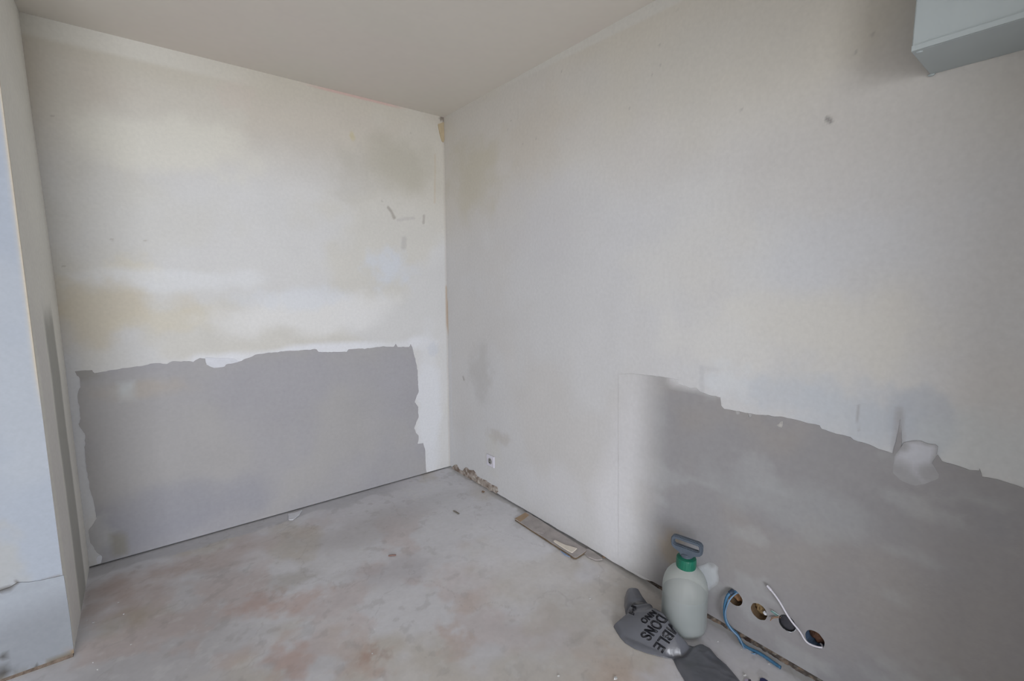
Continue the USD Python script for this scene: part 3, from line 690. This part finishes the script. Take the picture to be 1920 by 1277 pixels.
thv = np.arctan2(v[:, 1], v[:, 0]); v[:, :2] *= (1+.014*np.sign(np.cos(thv*24))*(v[:, 2] > .264)*(v[:, 2] < .298))[:, None]
obj('collar', trimesh.Trimesh(v, col_m.faces, process=False), M_green, sp, smooth=35)
M_grip = plain('blue_grey_grip_plastic', (82, 92, 104), .45, .5, .1, 40)
# D-shaped handle: long axis nearly along the wall
out = Polygon([(-.020, .303), (.020, .303), (.030, .318), (.052, .328), (.059, .336), (.061, .350), (.060, .372), (.054, .381), (.045, .384), (-.045, .384), (-.054, .381), (-.060, .372), (-.061, .350), (-.058, .336), (-.050, .328), (-.028, .318)]).buffer(.002).buffer(-.002)
inn = Polygon([(-.044, .346), (.044, .346), (.049, .350), (.049, .364), (.044, .369), (-.044, .369), (-.049, .364), (-.049, .350)])
hs = trimesh.creation.extrude_polygon(out.difference(inn), .022, engine='earcut'); hs.apply_translation((0, 0, -.011))
bev = []
for off, d in ((0, .014), (-.003, .022)):
    pg = out.buffer(off).difference(inn.buffer(-off)); e_ = trimesh.creation.extrude_polygon(pg, d, engine='earcut'); e_.apply_translation((0, 0, -d/2)); bev.append(e_)
hm = cat(bev); v = np.array(hm.vertices)
ha = math.radians(-78)          # handle axis direction in plan
dirv = np.array([math.cos(ha), math.sin(ha)]); nrm = np.array([-dirv[1], dirv[0]])
hv = np.c_[v[:, 0]*dirv[0]+v[:, 2]*nrm[0], v[:, 0]*dirv[1]+v[:, 2]*nrm[1], v[:, 1]]
handle = obj('pump_handle', trimesh.Trimesh(hv, hm.faces, process=False), M_grip, sp)
obj('neck_plug', lathe([(.001, .300), (.022, .300), (.022, .312), (.016, .318), (.001, .320)], 32), M_grip, sp, smooth=30)

# ---------------------------------------------------------------- crumpled grey bag
bag_px = [(1172, 1114, .02), (1174, 1106, .03), (1183, 1101, .04), (1192, 1100, .045), (1201, 1103, .045), (1209, 1117, .045), (1222, 1132, .05), (1231, 1144, .062), (1247, 1154, .078), (1262, 1165, .085), (1276, 1177, .078), (1290, 1190, .06), (1302, 1198, .035), (1318, 1208, .012), (1334, 1220, .004), (1347, 1238, .0), (1364, 1252, .0), (1385, 1277, .0), (1400, 1297, .0),
          (1330, 1320, 0), (1300, 1310, .0), (1284, 1277, .0), (1270, 1254, .0), (1262, 1236, .0), (1240, 1232, .0), (1215, 1226, .0), (1190, 1217, .0), (1172, 1206, .0), (1163, 1196, .0), (1151, 1171, .012), (1162, 1162, .02), (1176, 1153, .02), (1173, 1140, .02), (1171, 1128, .02)]
bag_poly = Polygon([at(u, v, 2, z)[:2] for u, v, z in bag_px]).buffer(.005).buffer(-.004)
bag_poly = bag_poly.difference(Point(BX, BY).buffer(R0+.008))
bag_poly = max(bag_poly.geoms, key=lambda s: s.area) if hasattr(bag_poly, 'geoms') else bag_poly
bag_c = np.array(bag_poly.centroid.coords[0])
fold = LineString([at(1257, 1233, 2, .0)[:2], at(1280, 1222, 2, .03)[:2], at(1304, 1206, 2, .02)[:2]])
fold2 = LineString([at(1171, 1152, 2, .02)[:2], at(1196, 1138, 2, .05)[:2], at(1226, 1146, 2, .04)[:2]])
ridge = LineString([at(1198, 1150, 2, .06)[:2], at(1176, 1172, 2, .05)[:2]])
ext = bag_poly.exterior
LOW0 = at(1163, 1196, 2, 0)[:2]; LOWN = at(1262, 1236, 2, 0)[:2]-LOW0; LOWN = np.array([-LOWN[1], LOWN[0]])/np.hypot(*LOWN)
if (np.array([BX, BY])-LOW0) @ LOWN < 0: LOWN = -LOWN
def bag_h(x, y):
    P = shapely.points(x, y); d = shapely.distance(ext, P)*np.where(shapely.contains(bag_poly.buffer(1e-6), P), 1, 0)
    p = P3(x, y)
    tail = ss(0, .10, np.where(y < -2.06, -2.06-y, 0))
    dl = (x-LOW0[0])*LOWN[0]+(y-LOW0[1])*LOWN[1]
    roll_ = ss(.0, .04, (y+1.875)+.25*(x+.2))
    crest = np.interp(-y, [1.80, 1.86, 1.90, 1.94, 1.985, 2.02, 2.048, 2.072, 2.092, 2.12], [.04, .05, .066, .090, .106, .103, .088, .064, .042, .022])
    t_ = np.clip(dl/.092, 0, 1); panel = .012+(crest-.012)*(t_*1.25-.25*t_**3)
    h = (panel*(1-roll_)+.050*roll_)*(1-tail)+.020*tail
    h *= 1-np.exp(-d/.007)
    s1 = shapely.distance(fold, P); h -= .014*np.exp(-(s1/.010)**2)
    s2 = shapely.distance(fold2, P); h += .008*np.exp(-(s2/.009)**2)-.016*np.exp(-((s2-.022)/.010)**2)*ss(0, .02, (y+1.875)+.25*(x+.2))
    cr = np.abs(fb(p, 8, 301, 3)-.5)*2; cr2 = np.abs(fb(np.c_[x*1.0+y*.6, y*.5-x*.3, 0*x], 20, 302, 2)-.5)*2
    rough_ = np.maximum(roll_, tail)*.9+.1
    h += (.010*(1-cr)+.005*(1-cr2)-.008)*ss(.0, .03, d)*rough_
    return np.maximum(h, .002)+.001
step = .0042
x0, y0, x1, y1 = bag_poly.bounds
gx, gy = np.meshgrid(np.arange(x0, x1, step), np.arange(y0, y1, step), indexing='ij')
ins_ = shapely.contains(bag_poly.buffer(-step*.5), shapely.points(gx.ravel(), gy.ravel()))
pin_ = np.c_[gx.ravel(), gy.ravel()][ins_]
pe = np.array([ext.interpolate(t).coords[0] for t in np.arange(0, ext.length, step)])
from scipy.spatial import Delaunay
pall = np.vstack([pin_, pe]); tri = Delaunay(pall).simplices
ctr = pall[tri].mean(1); tri = tri[shapely.contains(bag_poly, shapely.points(ctr[:, 0], ctr[:, 1]))]
a_, b_, c_ = pall[tri[:, 0]], pall[tri[:, 1]], pall[tri[:, 2]]
cw = (b_-a_)[:, 0]*(c_-a_)[:, 1]-(b_-a_)[:, 1]*(c_-a_)[:, 0] < 0
tri[cw] = tri[cw][:, ::-1]
hz = bag_h(pall[:, 0], pall[:, 1])
nt = len(pall)
Vt_ = np.vstack([np.c_[pall, hz], np.c_[pall, np.full(nt, .0015)]])
ne = len(pe); e0_ = len(pin_); side = []
for k in range(ne):
    a, b = e0_+k, e0_+(k+1) % ne; side += [[a, b, b+nt], [a, b+nt, a+nt]]
bag_mesh = trimesh.Trimesh(Vt_, np.vstack([tri, tri[:, ::-1]+nt, np.array(side)]), process=False)
M_bag = plain('grey_bag_plastic', (94, 96, 103), .24, .5, .06, 12, .25, 45)
M_ink = plain('black_ink', (34, 35, 40), .4, .4)
bag = thing('plastic_bag', 'crumpled grey plastic bag printed with black letters before the sprayer', 'bag', loc=(bag_c[0], bag_c[1], 0))
vb = np.array(bag_mesh.vertices)-[bag_c[0], bag_c[1], 0]
obj('film', trimesh.Trimesh(vb, bag_mesh.faces, process=False), M_bag, bag, smooth=60)
def on_bag(U, V):
    """First point of the bag's surface on the rays through photo pixels U, V."""
    d = np.c_[(U-960)/FPX, -(V-638.5)/FPX, np.ones(len(U))] @ RM
    best = np.full((len(U), 3), np.nan); done = np.zeros(len(U), bool); prev = None
    for z in np.arange(.10, .0, -.001):
        q = CAM+d*((z-CAM[2])/d[:, 2])[:, None]; h = bag_h(q[:, 0], q[:, 1])
        new = ~done & (h >= z) & (h > .004); best[new] = q[new]; done |= new
    return best, done
def lettering(text, o_px, x_px, y_px):
    """Printed word whose baseline start, baseline end and cap height point are given; laid on the bag's film."""
    o, xe, ye = (np.array(t, float) for t in (o_px, x_px, y_px))
    tm = meshkit.text_mesh(text, 1.0, .02, True); v = np.array(tm.vertices); w = v[:, 0].max()
    v, f = trimesh.remesh.subdivide_to_size(v, tm.faces, .2, max_iter=8)
    px = o + v[:, :1]/w*(xe-o) + v[:, 1:2]*(ye-o)
    q, ok = on_bag(px[:, 0], px[:, 1]); f = f[ok[f].all(1)]
    q[:, 2] += np.where(v[:, 2] > .01, .0032, -.001)
    q = np.where(np.isnan(q), 0, q)
    e = trimesh.Trimesh(q-[bag_c[0], bag_c[1], 0], f, process=False); e.remove_unreferenced_vertices()
    return e
for t, o, xe, ye in [('MBLE', (1260.4, 1163), (1224.5, 1213.5), (1277.5, 1175)), ('DONS', (1236, 1151), (1199.3, 1192.8), (1253.5, 1162)), ('NNO', (1224, 1143.5), (1200, 1164), (1233, 1150.5)), ('H', (1185, 1133), (1179, 1150), (1194, 1137))]:
    obj('lettering', lettering(t, o, xe, ye), M_ink, bag)

# ---------------------------------------------------------------- board by the wall and loose bits
def FP(u, v, z=0.): return at(u, v, 2, z)[:2]
bt = .014
quad = [FP(965, 973, .012), FP(985, 961, .012), FP(1094, 1036, .014), FP(1079, 1046, .014)]
quad = [np.array(q) for q in quad]; quad[1][0] = -.012; quad[1][1] = quad[0][1]+.02; quad[2][0] = -.030; quad[2][1] = quad[3][1]+.01
bpoly = Polygon(quad)
bc = np.array(bpoly.centroid.coords[0])
brd = thing('particle_board', 'narrow strip of old particle board lying along the foot of the wall', 'board', loc=(bc[0], bc[1], 0))
M_board = plain('dusty_board_face', (170, 164, 162), .85, .3, .16, 14, .2, 60)
M_core = plain('brown_board_core', (112, 98, 82), .9, .2, .3, 60, .4, 90)
def prism(poly, z0, z1, c=(0, 0)):
    e = trimesh.creation.extrude_polygon(poly, z1-z0, engine='earcut'); e.apply_translation((-c[0], -c[1], z0)); return e
rag = ragged([tuple(q) for q in quad], .003, .02, 12)
tag(obj('core', prism(rag.buffer(-.0005), .001, bt-.003, bc), M_core, brd), 'brown crumbling edge of the board')
obj('top_layer', prism(ragged([tuple(q) for q in quad], .004, .02, 14), bt-.003, bt, bc), M_board, brd)
tn_ = Polygon([FP(965, 973, bt), FP(985, 961, bt), FP(992, 966, bt), FP(985, 972, bt), FP(975, 979, bt)]).intersection(rag)
tag(obj('worn_end', prism(tn_, bt-.001, bt+.0008, bc), plain('tan_board', (168, 146, 122), .85, .3, .15, 20), brd), 'tan worn far end of the board')
fl = ragged([FP(*t, bt) for t in [(1000, 993), (1012, 990), (1025, 995), (1018, 1001), (1006, 998)]], .003, .012, 15)
obj('loose_flake', prism(fl, bt, bt+.002, bc), M_board, brd)
pf = [FP(*t, bt+.004) for t in [(1038, 1014), (1041, 1013), (1060, 1022), (1082, 1028), (1073, 1036), (1056, 1027)]]
e = prism(ragged(pf, .002, .01, 16), bt, bt+.005)
tag(obj('plaster_flake', e, plain('cream_plaster', (226, 218, 206), .8, .3, .05, 30)), 'cream white plaster flake on the near end of the board', 'plaster flake')
sf = [FP(*t, .004) for t in [(1092, 1036), (1101, 1029), (1112, 1033), (1127, 1046), (1129, 1050), (1118, 1051), (1104, 1045)]]
sf = [(min(a, -.006), b) for a, b in sf]
e = prism(ragged(sf, .003, .012, 17), .0015, .008)
tag(obj('board_offcut', e, M_board), 'thin grey board offcut against the wall beyond the particle board end', 'board')
ft = [FP(*t) for t in [(1050, 1032), (1055, 1031), (1066, 1040), (1074, 1045), (1070, 1046), (1058, 1041)]]
tag(obj('blue_film', prism(ragged(ft, .003, .012, 18), .001, .003), plain('blue_film_plastic', (150, 172, 206), .5, .4)), 'scrap of pale blue film beside the board on the floor', 'film')
ff = [FP(*t) for t in [(540, 965), (556, 962), (568, 957), (562, 966), (549, 976), (541, 976)]]
v0 = ragged(ff, .003, .012, 19)
e = prism(v0, .001, .006); tag(obj('plaster_flake', e, M_filler), 'white plaster flake at the foot of the back wall', 'plaster flake')

def chip(u, v, r, seed, flat=.45):
    s = trimesh.creation.icosphere(1, 1.0); q = np.array(s.vertices); rs = np.random.default_rng(seed)
    q = q*(1+.35*rs.normal(size=(len(q), 1)).clip(-1, 1))*np.array([r*rs.uniform(.7, 1.4), r*rs.uniform(.7, 1.2), r*flat])
    x, y = FP(u, v); z = np.abs(q[:, 2].min())
    return trimesh.Trimesh(q+[x, y, max(z*.9, .001)], s.faces)
M_dust = plain('white_crumb', (206, 206, 206), .8, .3)
M_brown = plain('brown_crumb', (128, 108, 92), .9, .2)
crumbs = [(1154, 1273, .010), (1106, 1123, .006), (1122, 1081, .005), (938, 1003, .004), (911, 949, .004), (939, 950, .004), (1047, 1268, .006), (855, 891, .005), (703, 1180, .004), (698, 1226, .004), (232, 1152, .005), (246, 1209, .004), (163, 1164, .005), (175, 1168, .005), (174, 1243, .005), (1346, 1204, .006), (1417, 1193, .005), (1442, 1246, .007), (1397, 1267, .007), (1390, 1218, .005), (222, 1130, .004), (183, 1256, .004)]
zones = [(lambda u, v: u < 260, 'tiny white plaster crumb on the floor near the wall end at left', 'white plaster crumbs at the wall end'),
         (lambda u, v: u > 1300, 'tiny white plaster crumb on the floor between bag and right wall', 'white plaster crumbs right of the bag'),
         (lambda u, v: v < 1010, 'tiny white plaster crumb on the floor below the socket corner', 'white plaster crumbs in the corner'),
         (lambda u, v: v > 1262 and u < 1100, 'white plaster crumb at the bottom edge left of the triangular one', None), (lambda u, v: v > 1262, 'bright white plaster crumb at the bottom edge left of the bag', None),
         (lambda u, v: u > 1000, 'tiny white plaster crumb on the floor between board and bag', 'white plaster crumbs between board and bag'),
         (lambda u, v: True, 'tiny white plaster crumb in the middle of the floor', 'white plaster crumbs in the middle of the floor')]
for k, (u, v, r) in enumerate(crumbs):
    _, lb, gr = next(z for z in zones if z[0](u, v))
    tag(obj('plaster_crumb', chip(u, v, r*.62, 400+k), M_dust), lb, 'crumb', gr)
tag(obj('mortar_crumb', chip(906, 923, .008, 460, .6), M_brown), 'brown mortar crumb on the floor below the socket', 'crumb')
tag(obj('mortar_crumb', chip(1132, 1046, .008, 461, .6), M_brown), 'brown mortar crumb at the wall past the board offcut', 'crumb')
def sliver(name, u0, v0, u1, v1, w, rgb, label):
    a, b = np.array(FP(u0, v0)), np.array(FP(u1, v1)); L = LineString([a, (a+b)/2+[.001, .002], b]).buffer(w, cap_style='square')
    tag(obj(name, prism(L, .001, .005), plain(name+'_skin'+str(u0), rgb, .8, .3, .15, 60)), label, 'splinter')
sliver('splinter', 851, 959, 860, 964, .004, (132, 126, 118), 'grey brown splinter on the floor in front of the corner')
sliver('splinter', 730, 1043, 741, 1042, .004, (150, 122, 114), 'reddish splinter in the middle of the floor')

# scraps at the front of the floor
def scrap(label, pts, rgb, seed, z=.002):
    tag(obj('paper_scrap', prism(ragged([FP(*t) for t in pts], .0015, .008, seed), .001, .001+z), plain('scrap%d' % seed, rgb, .6, .4)), label, 'scrap')
scrap('dark blue scrap at the bottom edge of the picture', [(1425, 1273), (1431, 1272), (1443, 1280), (1446, 1290), (1424, 1290)], (52, 56, 96), 21)
scrap('pale lilac scrap at the bottom edge beside the grey bag', [(1396, 1275), (1402, 1274), (1403, 1286), (1396, 1286)], (178, 170, 190), 22)
scrap('dark grey scrap touching the lilac one', [(1403.5, 1275), (1408, 1275), (1410, 1286), (1404, 1286)], (80, 74, 88), 23)
